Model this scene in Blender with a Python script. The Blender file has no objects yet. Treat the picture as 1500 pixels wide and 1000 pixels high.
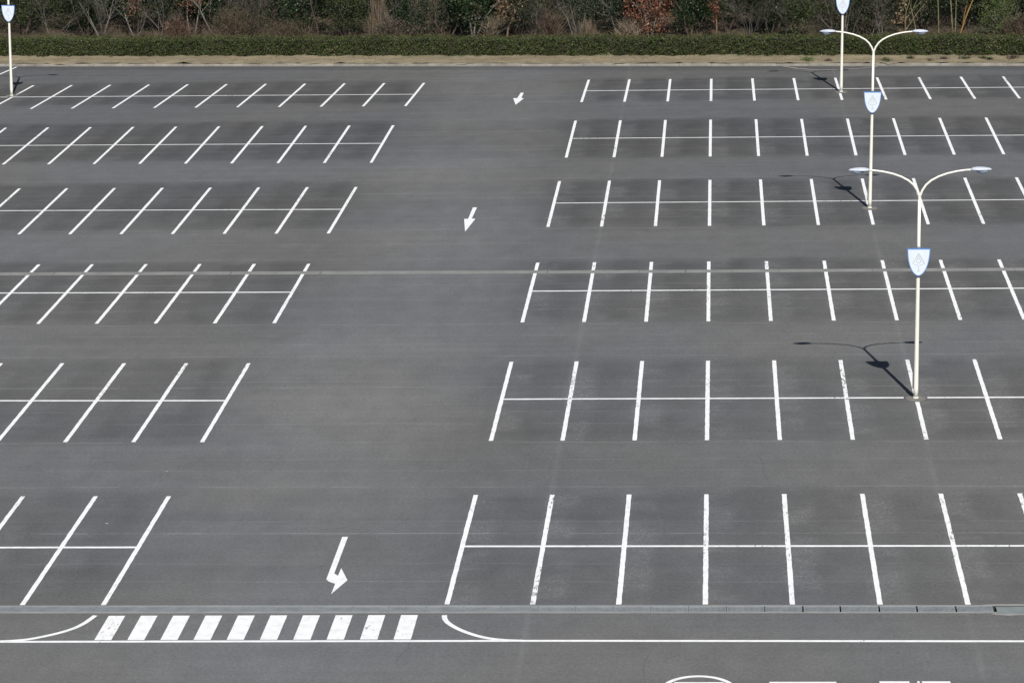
import bpy, math, random
import numpy as np
from mathutils import Vector, Matrix
random.seed(7)
rng = np.random.default_rng(7)
S = bpy.context.scene
COL = S.collection

# ------------------------------------------------------------------ helpers
def new_mat(name):
    m = bpy.data.materials.new(name); m.use_nodes = True
    nt = m.node_tree
    return m, nt, nt.nodes['Principled BSDF']

class NT:
    """small helper to chain shader nodes"""
    def __init__(self, nt): self.nt = nt; self.pos = None
    def node(self, t, **kw):
        n = self.nt.nodes.new(t)
        for k, v in kw.items(): setattr(n, k, v)
        return n
    def link(self, a, b): self.nt.links.new(a, b)
    def put(self, sock, v):
        if hasattr(v, 'is_output'): self.link(v, sock)
        else: sock.default_value = v
    def math(self, op, a, b=0.0, c=0.0, clamp=False):
        n = self.node('ShaderNodeMath', operation=op, use_clamp=clamp)
        self.put(n.inputs[0], a); self.put(n.inputs[1], b); self.put(n.inputs[2], c)
        return n.outputs[0]
    def position(self):
        if self.pos is None: self.pos = self.node('ShaderNodeNewGeometry').outputs['Position']
        return self.pos
    def sep(self, v):
        n = self.node('ShaderNodeSeparateXYZ'); self.link(v, n.inputs[0]); return n.outputs
    def scaled(self, v, s, off=(0, 0, 0)):
        n = self.node('ShaderNodeMapping'); self.link(v, n.inputs['Vector'])
        n.inputs['Scale'].default_value = s; n.inputs['Location'].default_value = off
        return n.outputs[0]
    def noise(self, v, scale=1.0, detail=2.0, rough=0.5, dist=0.0):
        n = self.node('ShaderNodeTexNoise'); self.link(v, n.inputs['Vector'])
        n.inputs['Scale'].default_value = scale; n.inputs['Detail'].default_value = detail
        n.inputs['Roughness'].default_value = rough; n.inputs['Distortion'].default_value = dist
        return n.outputs['Fac']
    def smooth(self, x, a, b, lo=0.0, hi=1.0):
        n = self.node('ShaderNodeMapRange', interpolation_type='SMOOTHSTEP')
        self.put(n.inputs[0], x)
        for i, v in enumerate((a, b, lo, hi)): n.inputs[i + 1].default_value = v
        return n.outputs[0]
    def lin(self, x, a, b, lo, hi):
        n = self.node('ShaderNodeMapRange'); self.put(n.inputs[0], x)
        for i, v in enumerate((a, b, lo, hi)): n.inputs[i + 1].default_value = v
        return n.outputs[0]
    def mix(self, f, a, b, blend='MIX'):
        n = self.node('ShaderNodeMix', data_type='RGBA', blend_type=blend)
        self.put(n.inputs[0], f); self.put(n.inputs[6], a); self.put(n.inputs[7], b)
        return n.outputs[2]
    def ramp(self, f, stops):
        n = self.node('ShaderNodeValToRGB'); self.put(n.inputs[0], f)
        e = n.color_ramp.elements
        while len(e) < len(stops): e.new(0.5)
        for k, (p, c) in enumerate(stops): e[k].position = p; e[k].color = (*c, 1)
        return n.outputs[0]
    def bump(self, h, strength, dist, bsdf):
        n = self.node('ShaderNodeBump'); self.put(n.inputs['Height'], h)
        n.inputs['Strength'].default_value = strength; n.inputs['Distance'].default_value = dist
        self.link(n.outputs[0], bsdf.inputs['Normal'])

def rgb(r, g, b): return (r, g, b, 1.0)

class MB:
    """collects faces and links them as one mesh object"""
    def __init__(self): self.v = []; self.f = []; self.mi = []
    def quad(self, a, b, c, d, mi=0):
        n = len(self.v); self.v += [a, b, c, d]; self.f.append((n, n + 1, n + 2, n + 3)); self.mi.append(mi)
    def poly(self, pts, mi=0):
        n = len(self.v); self.v += list(pts); self.f.append(tuple(range(n, n + len(pts)))); self.mi.append(mi)
    def box(self, x0, x1, y0, y1, z0, z1, mi=0):
        n = len(self.v)
        self.v += [(x0, y0, z0), (x1, y0, z0), (x1, y1, z0), (x0, y1, z0), (x0, y0, z1), (x1, y0, z1), (x1, y1, z1), (x0, y1, z1)]
        for q in ((0, 3, 2, 1), (4, 5, 6, 7), (0, 1, 5, 4), (1, 2, 6, 5), (2, 3, 7, 6), (3, 0, 4, 7)):
            self.f.append(tuple(n + k for k in q)); self.mi.append(mi)
    def tube(self, pts, rad, seg=12, mi=0, cap=True):
        pts = [Vector(p) for p in pts]
        rad = rad if isinstance(rad, (list, tuple)) else [rad] * len(pts)
        n0 = len(self.v); ref = None
        for i, p in enumerate(pts):
            t = (pts[min(i + 1, len(pts) - 1)] - pts[max(i - 1, 0)]).normalized()
            if ref is None:
                ref = Vector((0, 1, 0)) if abs(t.y) < .9 else Vector((1, 0, 0))
            a = (ref - t * ref.dot(t)).normalized(); b = t.cross(a); ref = a
            for k in range(seg):
                an = 2 * math.pi * k / seg
                self.v.append(tuple(p + (a * math.cos(an) + b * math.sin(an)) * rad[i]))
        for i in range(len(pts) - 1):
            for k in range(seg):
                k2 = (k + 1) % seg
                self.f.append((n0 + i * seg + k, n0 + i * seg + k2, n0 + (i + 1) * seg + k2, n0 + (i + 1) * seg + k)); self.mi.append(mi)
        if cap:
            self.f.append(tuple(n0 + k for k in reversed(range(seg)))); self.mi.append(mi)
            e = n0 + (len(pts) - 1) * seg
            self.f.append(tuple(e + k for k in range(seg))); self.mi.append(mi)
    def prism(self, outline, axis_fn, d0, d1, mi=0):
        """outline (list of 2-D points) swept between two depths; axis_fn(u, w, d) -> xyz"""
        n = len(outline); a = len(self.v)
        self.v += [axis_fn(u, w, d0) for u, w in outline] + [axis_fn(u, w, d1) for u, w in outline]
        self.f.append(tuple(range(a, a + n))); self.mi.append(mi)
        self.f.append(tuple(a + n + k for k in reversed(range(n)))); self.mi.append(mi)
        for k in range(n):
            k2 = (k + 1) % n
            self.f.append((a + k2, a + k, a + n + k, a + n + k2)); self.mi.append(mi)
    def build(self, name, mats, parent=None, smooth=False, link=True):
        me = bpy.data.meshes.new(name); me.from_pydata(self.v, [], self.f)
        for m in (mats if isinstance(mats, (list, tuple)) else [mats]): me.materials.append(m)
        if any(self.mi): me.polygons.foreach_set('material_index', self.mi)
        if smooth: me.polygons.foreach_set('use_smooth', [True] * len(me.polygons))
        me.update()
        o = bpy.data.objects.new(name, me)
        if link: COL.objects.link(o)
        if parent: o.parent = parent
        return o

def fix_normals(o):
    import bmesh
    bm = bmesh.new(); bm.from_mesh(o.data); bmesh.ops.recalc_face_normals(bm, faces=bm.faces); bm.to_mesh(o.data); bm.free()

def tag(o, label=None, cat=None, group=None, kind=None):
    if label: o['label'] = label
    if cat: o['category'] = cat
    if group: o['group'] = group
    if kind: o['kind'] = kind
    return o

def empty(name, loc, rot=(0, 0, 0)):
    o = bpy.data.objects.new(name, None); COL.objects.link(o); o.location = loc; o.rotation_euler = rot
    o.empty_display_size = .3
    return o

def quads_object(name, V, mat, parent=None):
    """V: (n,4,3) array of leaf corners -> one mesh object"""
    n = len(V); me = bpy.data.meshes.new(name)
    me.vertices.add(n * 4); me.vertices.foreach_set('co', V.astype(np.float32).ravel())
    me.loops.add(n * 4); me.loops.foreach_set('vertex_index', np.arange(n * 4, dtype=np.int32))
    me.polygons.add(n); me.polygons.foreach_set('loop_start', np.arange(0, n * 4, 4, dtype=np.int32))
    me.polygons.foreach_set('loop_total', np.full(n, 4, dtype=np.int32))
    me.update(calc_edges=True); me.validate()
    me.materials.append(mat)
    o = bpy.data.objects.new(name, me); COL.objects.link(o)
    if parent: o.parent = parent
    return o

def unit(a): return a / np.maximum(np.linalg.norm(a, axis=-1, keepdims=True), 1e-9)

def leaves(P, size, aspect=.55, out=None, bias=.6, droop=0.0):
    """diamond shaped leaf faces at the points P, loosely facing `out`"""
    n = len(P)
    nrm = rng.normal(size=(n, 3))
    if out is not None: nrm = unit(nrm) + bias * out
    nrm = unit(nrm)
    t = rng.normal(size=(n, 3)); t[:, 2] -= droop
    t = unit(t - nrm * (t * nrm).sum(1, keepdims=True)); b = np.cross(nrm, t)
    s = (size * rng.uniform(.65, 1.35, n))[:, None]
    k = rng.uniform(.25, .55, (n, 1))
    p0 = P - t * s * .5; p2 = P + t * s * .5 - nrm * s * .12
    mid = P - t * s * (.5 - k)
    return np.stack([p0, mid + b * s * aspect * .5, p2, mid - b * s * aspect * .5], 1)

# ------------------------------------------------------------------ materials
WEAR_ROWS = ((72.86, 82.78), (88.65, 98.7), (104.5, 114.7), (121.4, 131.6), (137.6, 147.9), (153.9, 161.3))
def asphalt_nodes(h):
    """weathered asphalt; returns colour and a height signal (all in world metres)"""
    P = h.position(); x, y, z = h.sep(P)
    # bays follow a slight skew of the whole lot
    yy = h.math('ADD', y, h.math('MULTIPLY', x, h.math('MULTIPLY_ADD', y, .00053, -.0305)))
    warp = h.noise(h.scaled(P, (.12, .35, 1)), 1, 3, .6)
    yw = h.math('ADD', yy, h.lin(warp, 0, 1, -.9, .9))
    bay = None
    for a, b in WEAR_ROWS:
        m = h.math('MULTIPLY', h.smooth(yw, a - 1.1, a + .9), h.smooth(yw, b - .6, b + 1.0, 1, 0))
        bay = m if bay is None else h.math('ADD', bay, m)
    xw = h.math('ADD', x, h.lin(h.noise(h.scaled(P, (.1, .1, 1), (5, 3, 0)), 1, 2), 0, 1, -1.2, 1.2))
    aisle = h.math('MULTIPLY', h.smooth(xw, -18.6, -17.0), h.smooth(xw, -8.6, -7.2, 1, 0))
    bay = h.math('MULTIPLY', bay, h.math('SUBTRACT', 1.0, h.math('MULTIPLY', aisle, .8)))
    big = h.noise(h.scaled(P, (.045, .10, 1)), 1, 3, .55)
    band = h.noise(h.scaled(P, (.03, .9, 1)), 1, 4, .62)
    streak = h.noise(h.scaled(P, (.09, 3.2, 1), (2, 9, 0)), 1, 4, .65)
    blot = h.noise(h.scaled(P, (.55, .42, 1), (11, 4, 0)), 1, 3, .6)
    grain = h.noise(P, 9, 4, .8); mott = h.noise(h.scaled(P, (.9, .55, 1), (6, 2, 0)), 1, 4, .7)
    grit = h.noise(P, 26, 3, .8)
    v = h.lin(big, .3, .7, .91, 1.09)
    v = h.math('MULTIPLY', v, h.lin(band, .25, .75, .93, 1.06))
    v = h.math('MULTIPLY', v, h.lin(streak, .25, .75, .96, 1.04))
    v = h.math('MULTIPLY', v, h.lin(grain, .3, .7, .80, 1.20))
    v = h.math('MULTIPLY', v, h.lin(mott, .3, .7, .91, 1.09))
    v = h.math('MULTIPLY', v, h.lin(grit, .3, .7, .74, 1.26))
    v = h.math('MULTIPLY', v, h.math('SUBTRACT', 1.0, h.math('MULTIPLY', h.math('MULTIPLY', bay, h.smooth(y, 78, 135, .75, 1.3)), h.math('MULTIPLY', h.lin(blot, .3, .7, .20, .30), h.lin(h.math('COSINE', h.math('MULTIPLY', h.math('ADD', x, 7.5), 2.513)), -1, 1, 1.10, .80)))))
    # asphalt colour darkens gradually towards the far end of the lot
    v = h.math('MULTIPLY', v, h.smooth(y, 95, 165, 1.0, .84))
    # paver joints and wheel scuffs: thin broken pale lines across the bays
    lines = None; r = random.Random(3)
    wob = h.lin(h.noise(h.scaled(P, (.25, .05, 1), (3, 1, 0)), 1, 2), 0, 1, -.12, .12)
    yl = h.math('ADD', yy, wob)
    for a, b in WEAR_ROWS:
        for d, w, s in ((-.35, .06, .7), (1.9, .06, .5), (3.3, .045, .8), (6.35, .06, 1.0), (7.35, .05, .8), (b - a + .5, .06, .8), (b - a + 2.3, .045, .5), (b - a + 3.6, .05, .6)):
            yc = a + d + r.uniform(-.25, .25)
            m = h.math('MULTIPLY', h.math('SUBTRACT', 1.0, h.math('DIVIDE', h.math('ABSOLUTE', h.math('SUBTRACT', yl, yc)), w), clamp=True), s * r.uniform(.6, 1.0))
            lines = m if lines is None else h.math('ADD', lines, m)
    brk = h.smooth(h.noise(h.scaled(P, (.35, .5, 1), (8, 2, 0)), 1, 5, .75), .38, .60)
    scuff = h.math('MULTIPLY', lines, brk, clamp=True)
    v = h.math('ADD', v, h.math('MULTIPLY', scuff, .8))
    # cable trench patches running up the lot to the lamp posts
    tr = None
    for xc in (-5.05, 7.45):
        m = h.math('SUBTRACT', 1.0, h.math('DIVIDE', h.math('ABSOLUTE', h.math('SUBTRACT', x, xc)), .16), clamp=True)
        tr = m if tr is None else h.math('ADD', tr, m)
    v = h.math('ADD', v, h.math('MULTIPLY', tr, h.lin(blot, .35, .65, .04, .18)))
    # pale paint dust and grit scattered in the bays
    speck = h.math('ADD', h.math('MULTIPLY', h.smooth(h.noise(P, 15, 3, .8), .48, .70), .8), h.math('MULTIPLY', h.smooth(h.noise(P, 3.5, 4, .8), .42, .7), .25))
    patch = h.smooth(h.noise(h.scaled(P, (.3, .5, 1), (1, 7, 0)), 1, 3, .6), .42, .58)
    near = h.smooth(h.math('COSINE', h.math('MULTIPLY', h.math('ADD', x, 7.15), 2.513)), -.35, .75)
    v = h.math('ADD', v, h.math('MULTIPLY', h.math('MULTIPLY', h.math('MULTIPLY', speck, patch), near), h.math('MULTIPLY', bay, h.smooth(xw, -19, -8, .45, .95))))
    # a darker band where the lot meets the kerb
    dk = h.math('ADD', y, h.math('MULTIPLY_ADD', x, .11, h.lin(mott, .3, .7, -.7, .7)))
    v = h.math('MULTIPLY', v, h.smooth(dk, 163.6, 164.9, 1.0, .74))
    dark = h.smooth(h.noise(h.scaled(P, (.8, 1.2, 1), (4, 4, 3)), 1, 3, .7), .66, .78)
    v = h.math('MULTIPLY', v, h.math('SUBTRACT', 1.0, h.math('MULTIPLY', dark, .2)))
    tint = h.noise(h.scaled(P, (.07, .07, 1), (9, 9, 0)), 1, 2)
    worn = h.math('MULTIPLY', h.smooth(xw, -18.0, -14.5), h.smooth(xw, -11.5, -7.6, 1, 0))
    v = h.math('MULTIPLY', v, h.math('ADD', 1.0, h.math('MULTIPLY', worn, h.smooth(y, 66, 90, .04, .15))))
    base = h.mix(h.smooth(tint, .38, .62), rgb(.120, .1235, .1300), rgb(.1245, .1255, .1240))
    g = h.node('ShaderNodeCombineXYZ')
    for k in range(3): h.link(v, g.inputs[k])
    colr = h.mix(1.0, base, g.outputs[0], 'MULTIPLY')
    return colr, h.math('ADD', grain, grit)

MAT = {}
m, nt, b = new_mat('asphalt'); h = NT(nt)
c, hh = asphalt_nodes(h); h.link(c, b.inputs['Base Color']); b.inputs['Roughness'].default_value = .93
b.inputs['Specular IOR Level'].default_value = .25
h.bump(hh, .35, .012, b); MAT['asphalt'] = m

def paint_mat(name, wear):
    m, nt, b = new_mat(name); h = NT(nt); P = h.position()
    region = h.noise(h.scaled(P, (.33, .16, 1), (2, 2, 0)), 1, 2)
    chip = h.noise(h.scaled(P, (9, 3.2, 1)), 1, 5, .75, .5)
    thr = h.math('ADD', chip, h.lin(region, .3, .7, -.12, .16))
    f = h.smooth(thr, wear, wear + .035)
    dirt = h.noise(P, 3.0, 4, .7)
    fine = h.noise(P, 40, 2, .7)
    white = h.mix(h.smooth(dirt, .35, .75), rgb(.80, .81, .825), rgb(.66, .67, .68))
    white = h.mix(h.smooth(fine, .56, .72, 0, .35), white, rgb(.5, .5, .5))
    h.link(h.mix(f, white, rgb(.24, .24, .243)), b.inputs['Base Color'])
    b.inputs['Roughness'].default_value = .7
    h.bump(h.noise(P, 30, 3, .7), .25, .006, b)
    return m
MAT['paint'] = paint_mat('road_paint', .635)
MAT['paint_fresh'] = paint_mat('fresh_road_paint', .74)
MAT['paint_thin'] = paint_mat('thin_road_paint', .68)

def concrete(name, c0, c1, scale=2.0, stain=.0):
    m, nt, b = new_mat(name); h = NT(nt); P = h.position()
    n = h.noise(h.scaled(P, (1, 1, 1)), scale, 5, .7); f = h.noise(P, 30, 3, .7)
    c = h.mix(h.smooth(n, .3, .7), rgb(*c0), rgb(*c1))
    c = h.mix(h.smooth(f, .5, .75, 0, .5), c, rgb(*[k * .6 for k in c0]))
    h.link(c, b.inputs['Base Color']); b.inputs['Roughness'].default_value = .92
    h.bump(f, .4, .01, b)
    return m
MAT['concrete'] = concrete('concrete', (.235, .23, .22), (.32, .31, .29))
MAT['kerb'] = concrete('kerb_concrete', (.16, .152, .135), (.29, .275, .24), .8)
MAT['channel'] = concrete('channel_concrete', (.20, .205, .20), (.27, .272, .262), .9)
MAT['slot'] = concrete('slot_drain_concrete', (.165, .168, .165), (.23, .232, .225), .7)
MAT['footing'] = concrete('footing_concrete', (.135, .13, .122), (.19, .182, .165), 4)

def metal(name, c, rough=.45, met=.0, var=.12):
    m, nt, b = new_mat(name); h = NT(nt); P = h.position()
    n = h.noise(P, 2.5, 4, .6); f = h.noise(h.scaled(P, (8, 8, .8)), 1, 3, .6)
    cc = h.mix(h.smooth(n, .3, .75), rgb(*c), rgb(*[k * (1 - var) for k in c]))
    cc = h.mix(h.smooth(f, .55, .8, 0, .25), cc, rgb(*[k * .7 for k in c]))
    h.link(cc, b.inputs['Base Color'])
    b.inputs['Roughness'].default_value = rough; b.inputs['Metallic'].default_value = met
    return m
MAT['galv'] = metal('galvanised_steel', (.30, .325, .345), .6, .15, .25)
MAT['plate'] = metal('steel_plate', (.20, .225, .23), .7, .0, .2)
MAT['dark'] = metal('dark_pit', (.03, .032, .035), .9)  # near-black paints the shade inside the concrete drain into its colour
MAT['cream'] = metal('cream_paint', (.84, .82, .735), .38, 0, .06)
MAT['head'] = metal('lamp_head_enamel', (.56, .60, .70), .3, .1, .08)
MAT['box'] = metal('grey_box_enamel', (.35, .36, .37), .5)
MAT['sign_blue'] = metal('sign_blue_enamel', (.10, .24, .56), .4)
MAT['sign_white'] = metal('sign_white_enamel', (.68, .75, .83), .35, 0, .05)
MAT['sign_grey'] = metal('sign_grey_ink', (.40, .41, .42), .6)
m, nt, b = new_mat('lamp_glass'); b.inputs['Base Color'].default_value = rgb(.30, .36, .46)
b.inputs['Roughness'].default_value = .18; h = NT(nt)
h.link(h.mix(h.smooth(h.noise(h.position(), 9, 2), .4, .7), rgb(.30, .36, .46), rgb(.22, .27, .36)), b.inputs['Base Color']); MAT['glass'] = m

m, nt, b = new_mat('bare_dirt'); h = NT(nt); P = h.position()
n1 = h.noise(h.scaled(P, (.25, .8, 1)), 1, 5, .65); n2 = h.noise(h.scaled(P, (.8, 1.6, 1)), 1.6, 6, .8); n3 = h.noise(P, 22, 3, .7)
c = h.mix(h.smooth(n1, .35, .65), rgb(.275, .232, .15), rgb(.18, .152, .096))
c = h.mix(h.smooth(n2, .50, .68, 0, .9), c, rgb(.15, .112, .068))
c = h.mix(h.smooth(n2, .30, .42, .7, 0), c, rgb(.40, .345, .25))
c = h.mix(h.smooth(n3, .5, .75, 0, .55), c, rgb(.20, .16, .10))
h.link(c, b.inputs['Base Color']); b.inputs['Roughness'].default_value = 1
h.bump(h.math('ADD', n2, n3), .8, .06, b); MAT['dirt'] = m

m, nt, b = new_mat('forest_soil'); h = NT(nt); P = h.position()
n1 = h.noise(P, .7, 5, .7); n3 = h.noise(P, 9, 3, .7)
c = h.mix(h.smooth(n1, .35, .65), rgb(.07, .05, .032), rgb(.045, .045, .022))
c = h.mix(h.smooth(n3, .5, .7, 0, .7), c, rgb(.15, .09, .05))
h.link(c, b.inputs['Base Color']); b.inputs['Roughness'].default_value = 1; h.bump(n3, .8, .1, b); MAT['soil'] = m

def leaf_mat(name, stops, trans=.25, rough=.55):
    m, nt, b = new_mat(name); h = NT(nt)
    g = h.node('ShaderNodeNewGeometry'); h.pos = g.outputs['Position']
    n = h.noise(h.position(), .55, 3, .6)
    f = h.math('ADD', h.math('MULTIPLY', g.outputs['Random Per Island'], .72), h.lin(n, .3, .7, -.12, .34), clamp=True)
    c = h.ramp(f, stops)
    h.link(c, b.inputs['Base Color']); b.inputs['Roughness'].default_value = rough
    b.inputs['Specular IOR Level'].default_value = .3
    if trans:
        t = h.node('ShaderNodeBsdfTranslucent'); h.link(c, t.inputs['Color'])
        mx = h.node('ShaderNodeMixShader'); mx.inputs[0].default_value = trans
        out = nt.nodes['Material Output']
        h.link(b.outputs[0], mx.inputs[1]); h.link(t.outputs[0], mx.inputs[2]); h.link(mx.outputs[0], out.inputs['Surface'])
    return m
LEAF = {
 'hedge': leaf_mat('hedge_leaves', [(0, (.020, .028, .008)), (.4, (.050, .078, .019)), (.72, (.082, .118, .033)), (.91, (.122, .155, .056)), (1, (.18, .14, .075))]),
 'fringe': leaf_mat('hedge_top_shoots', [(0, (0.065, 0.055, 0.026)), (.5, (0.098, 0.091, 0.039)), (1, (0.156, 0.124, 0.072))]),
 'dark': leaf_mat('dark_evergreen_leaves', [(0, (0.012, 0.023, 0.009)), (.5, (0.023, 0.043, 0.016)), (.85, (0.042, 0.072, 0.030)), (1, (0.086, 0.124, 0.069))], .15, .4),
 'mid': leaf_mat('olive_green_leaves', [(0, (0.028, 0.043, 0.016)), (.5, (0.054, 0.076, 0.029)), (.85, (0.085, 0.109, 0.046)), (1, (0.135, 0.159, 0.080))]),
 'greygreen': leaf_mat('grey_green_leaves', [(0, (0.031, 0.042, 0.024)), (.5, (0.054, 0.073, 0.044)), (.9, (0.091, 0.116, 0.073)), (1, (0.152, 0.176, 0.117))]),
 'bright': leaf_mat('fresh_green_leaves', [(0, (0.047, 0.073, 0.020)), (.5, (0.094, 0.138, 0.043)), (1, (0.203, 0.243, 0.108))]),
 'orange': leaf_mat('rust_orange_leaves', [(0, (0.125, 0.054, 0.034)), (.5, (0.250, 0.119, 0.076)), (.85, (0.350, 0.175, 0.119)), (1, (0.475, 0.280, 0.203))], .3),
 'tan': leaf_mat('tan_dead_leaves', [(0, (0.144, 0.090, 0.048)), (.5, (0.264, 0.180, 0.108)), (1, (0.504, 0.396, 0.264))], .3),
 'straw': leaf_mat('dry_straw', [(0, (.12, .085, .06)), (.5, (.23, .18, .125)), (1, (.42, .34, .25))], .3, .8),
 'rust': leaf_mat('dry_rust_stems', [(0, (0.057, 0.039, 0.029)), (.5, (0.104, 0.071, 0.054)), (.9, (0.155, 0.113, 0.085)), (1, (0.217, 0.178, 0.133))], .2, .8),
 'twigs': leaf_mat('grey_brown_twigs', [(0, (0.038, 0.033, 0.025)), (.5, (0.070, 0.060, 0.046)), (1, (0.120, 0.108, 0.086))], .0, .9),
}
def bark(name, c0, c1):
    m, nt, b = new_mat(name); h = NT(nt); P = h.position()
    n = h.noise(h.scaled(P, (6, 6, 1.4)), 1, 4, .7)
    h.link(h.mix(h.smooth(n, .3, .7), rgb(*c0), rgb(*c1)), b.inputs['Base Color']); b.inputs['Roughness'].default_value = .95
    h.bump(n, .6, .02, b); return m
BARK = {'dusk': bark('dusky_grey_bark', (.06, .056, .05), (.115, .108, .096)), 'pale': bark('pale_grey_bark', (.10, .094, .083), (.18, .168, .15)), 'dark': bark('dark_bark', (.05, .04, .032), (.10, .08, .062)),
        'brown': bark('brown_bark', (.14, .095, .06), (.22, .16, .105)), 'olive': bark('olive_cane_bark', (.13, .12, .06), (.23, .21, .12)),
        'gold': bark('golden_cane_bark', (.20, .115, .035), (.30, .19, .07))}

# ------------------------------------------------------------------ the ground
def kerb_y(x): return 165.8 - .11 * x
def verge(x, n): return (x, kerb_y(x) + n * 1.006)     # n metres beyond the kerb line
FC = lambda x: 72.43 - .0070 * x                        # centre line of the front drain
RC = lambda x: 112.70 - .0375 * x if x < -7 else 112.72 - .0275 * x

g = MB()
g.quad((-1500, -700, -.30), (1500, -700, -.30), (1500, 1800, -.30), (-1500, 1800, -.30))
tag(g.build('ground', MAT['soil']), kind='structure')

XS = [-140, -7, 120]
lot = MB()
def strip(fa, fb, xs=XS):
    for a, b_ in zip(xs[:-1], xs[1:]):
        lot.quad((a, fa(a), 0), (b_, fa(b_), 0), (b_, fb(b_), 0), (a, fb(a), 0))
GX0, GX1, PX1 = -48.0, 8.21, 40.0          # grate panels from GX0 to GX1, one wide plate to PX1
strip(lambda x: -40.0, lambda x: FC(x) - .31)
strip(lambda x: FC(x) + .31, lambda x: RC(x) - .26)
strip(lambda x: RC(x) + .26, lambda x: kerb_y(x) + .05)
lot = lot.build('parking_lot', MAT['asphalt']); tag(lot, 'grey asphalt car park with white painted bays', kind='structure')

# painted lines: ragged edged strips lying 4 mm apart
def stripe_pts(p0, p1, w, step=.22, jit=.006, r=random):
    p0 = Vector((*p0, 0)); p1 = Vector((*p1, 0)); d = p1 - p0; L = d.length; d.normalize(); nrm = Vector((-d.y, d.x, 0))
    n = max(2, int(L / step)); A = []; B = []
    for k in range(n + 1):
        c = p0 + d * (L * k / n)
        A.append(c + nrm * (w / 2 + r.uniform(-jit, jit))); B.append(c - nrm * (w / 2 + r.uniform(-jit, jit)))
    return A, B
def ribbon(A, B, z, mb):
    n = len(mb.v)
    for a, b_ in zip(A, B): mb.v += [(a.x, a.y, z), (b_.x, b_.y, z)]
    for k in range(len(A) - 1):
        i = n + 2 * k; mb.f.append((i, i + 1, i + 3, i + 2)); mb.mi.append(0)
def line_part(name, p0, p1, w, z, mat, jit=.006, cuts=()):
    """cuts: stretches (as fractions) where something interrupts the paint"""
    mb = MB(); a = 0.0
    q0 = Vector((*p0, 0)); q1 = Vector((*p1, 0))
    for c0, c1 in sorted(cuts) + [(1.0, 1.0)]:
        if c0 > a: ribbon(*stripe_pts(tuple(q0.lerp(q1, a).xy), tuple(q0.lerp(q1, c0).xy), w, jit=jit), z, mb)
        a = c1
    return mb.build(name, mat, lot)

# per row: near/far end of bay line i  (x = a + b i, y = c + d i)
ROWS = {
 (1, 6): (-7.4882, 2.4990, 72.8596, -.0228, -7.5104, 2.5041, 82.7766, -.0255, 9),
 (1, 5): (-7.4901, 2.4962, 88.6329, -.0389, -7.5165, 2.5049, 98.6809, -.0451, 9),
 (1, 4): (-7.5107, 2.5015, 104.5103, -.0552, -7.5294, 2.5049, 114.6473, -.0635, 10),
 (1, 3): (-7.5130, 2.5026, 121.6617, -.0799, -7.5447, 2.5110, 131.8783, -.0867, 11),
 (1, 2): (-7.5349, 2.5069, 137.7976, -.1070, -7.5635, 2.5159, 148.1110, -.1290, 11),
 (1, 1): (-7.5180, 2.5035, 153.9013, -.1310, -7.4337, 2.4756, 161.4132, -.1504, 12),
 (-1, 6): (-17.6464, -2.4367, 72.8904, .0198, -17.6751, -2.4576, 82.8397, .0470, 4),
 (-1, 5): (-17.6768, -2.4561, 88.7454, .0630, -17.7234, -2.4665, 98.8490, .0907, 6),
 (-1, 4): (-17.7000, -2.4743, 104.8243, .0813, -17.7654, -2.4712, 114.9949, .1116, 7),
 (-1, 3): (-17.7331, -2.4795, 120.9395, .1201, -17.7602, -2.4945, 131.2081, .1298, 9),
 (-1, 2): (-17.7634, -2.4948, 137.2733, .1404, -17.8059, -2.5010, 147.6765, .1430, 10),
 (-1, 1): (-17.7931, -2.5057, 153.6467, .1416, -17.5079, -2.4707, 161.3710, .1716, 12),
}
LAMPS = [(7.47, 93.30, .010), (7.53, 124.67, .0197), (7.56, 155.71, .016), (-42.68, 159.50, .046)]
def cuts_for(p0, p1, extra=()):
    out = list(extra); q0 = Vector(p0); d = Vector(p1) - q0; L = d.length; d.normalize()
    for lx, ly, _ in LAMPS:
        v = Vector((lx, ly)) - q0; t = v.dot(d); dist = abs(v.x * d.y - v.y * d.x)
        if dist < .42 and -.4 < t < L + .4:
            k = math.sqrt(max(.0, .44 ** 2 - dist ** 2)); out.append((max(0, (t - k) / L), min(1, (t + k) / L)))
    return out
for (side, row), (a0, b0, c0, d0, a1, b1, c1, d1, n) in ROWS.items():
    for i in range(n):
        p0 = (a0 + b0 * i, c0 + d0 * i); p1 = (a1 + b1 * i, c1 + d1 * i)
        ex = []
        if row == 4:                                   # the rear drain interrupts these lines
            L = p1[1] - p0[1]; yc = RC(p1[0]); ex.append(((yc - .26 - p0[1]) / L, (yc + .26 - p0[1]) / L))
        mt = MAT['paint'] if side > 0 and row in (5, 6) else MAT['paint_thin']
        line_part('stall_line', p0, p1, .15, .008, mt, .007 if row > 3 else .004, cuts_for(p0, p1, ex))
    e = n - 1 + .6
    m0 = ((a0 + a1) / 2 + .02 * side, (c0 + c1) / 2 + (.03 if row != 1 else 0))
    m1 = ((a0 + a1) / 2 + (b0 + b1) / 2 * e, (c0 + c1) / 2 + (d0 + d1) / 2 * e)
    line_part('stall_head_line', m0, m1, .15 if row > 3 else .13, .004, MAT['paint_thin'], .006, cuts_for(m0, m1))
line_part('stall_line', (-45.15, 170.3), (-45.95, 164.6), .15, .008, MAT['paint_thin'])

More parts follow.
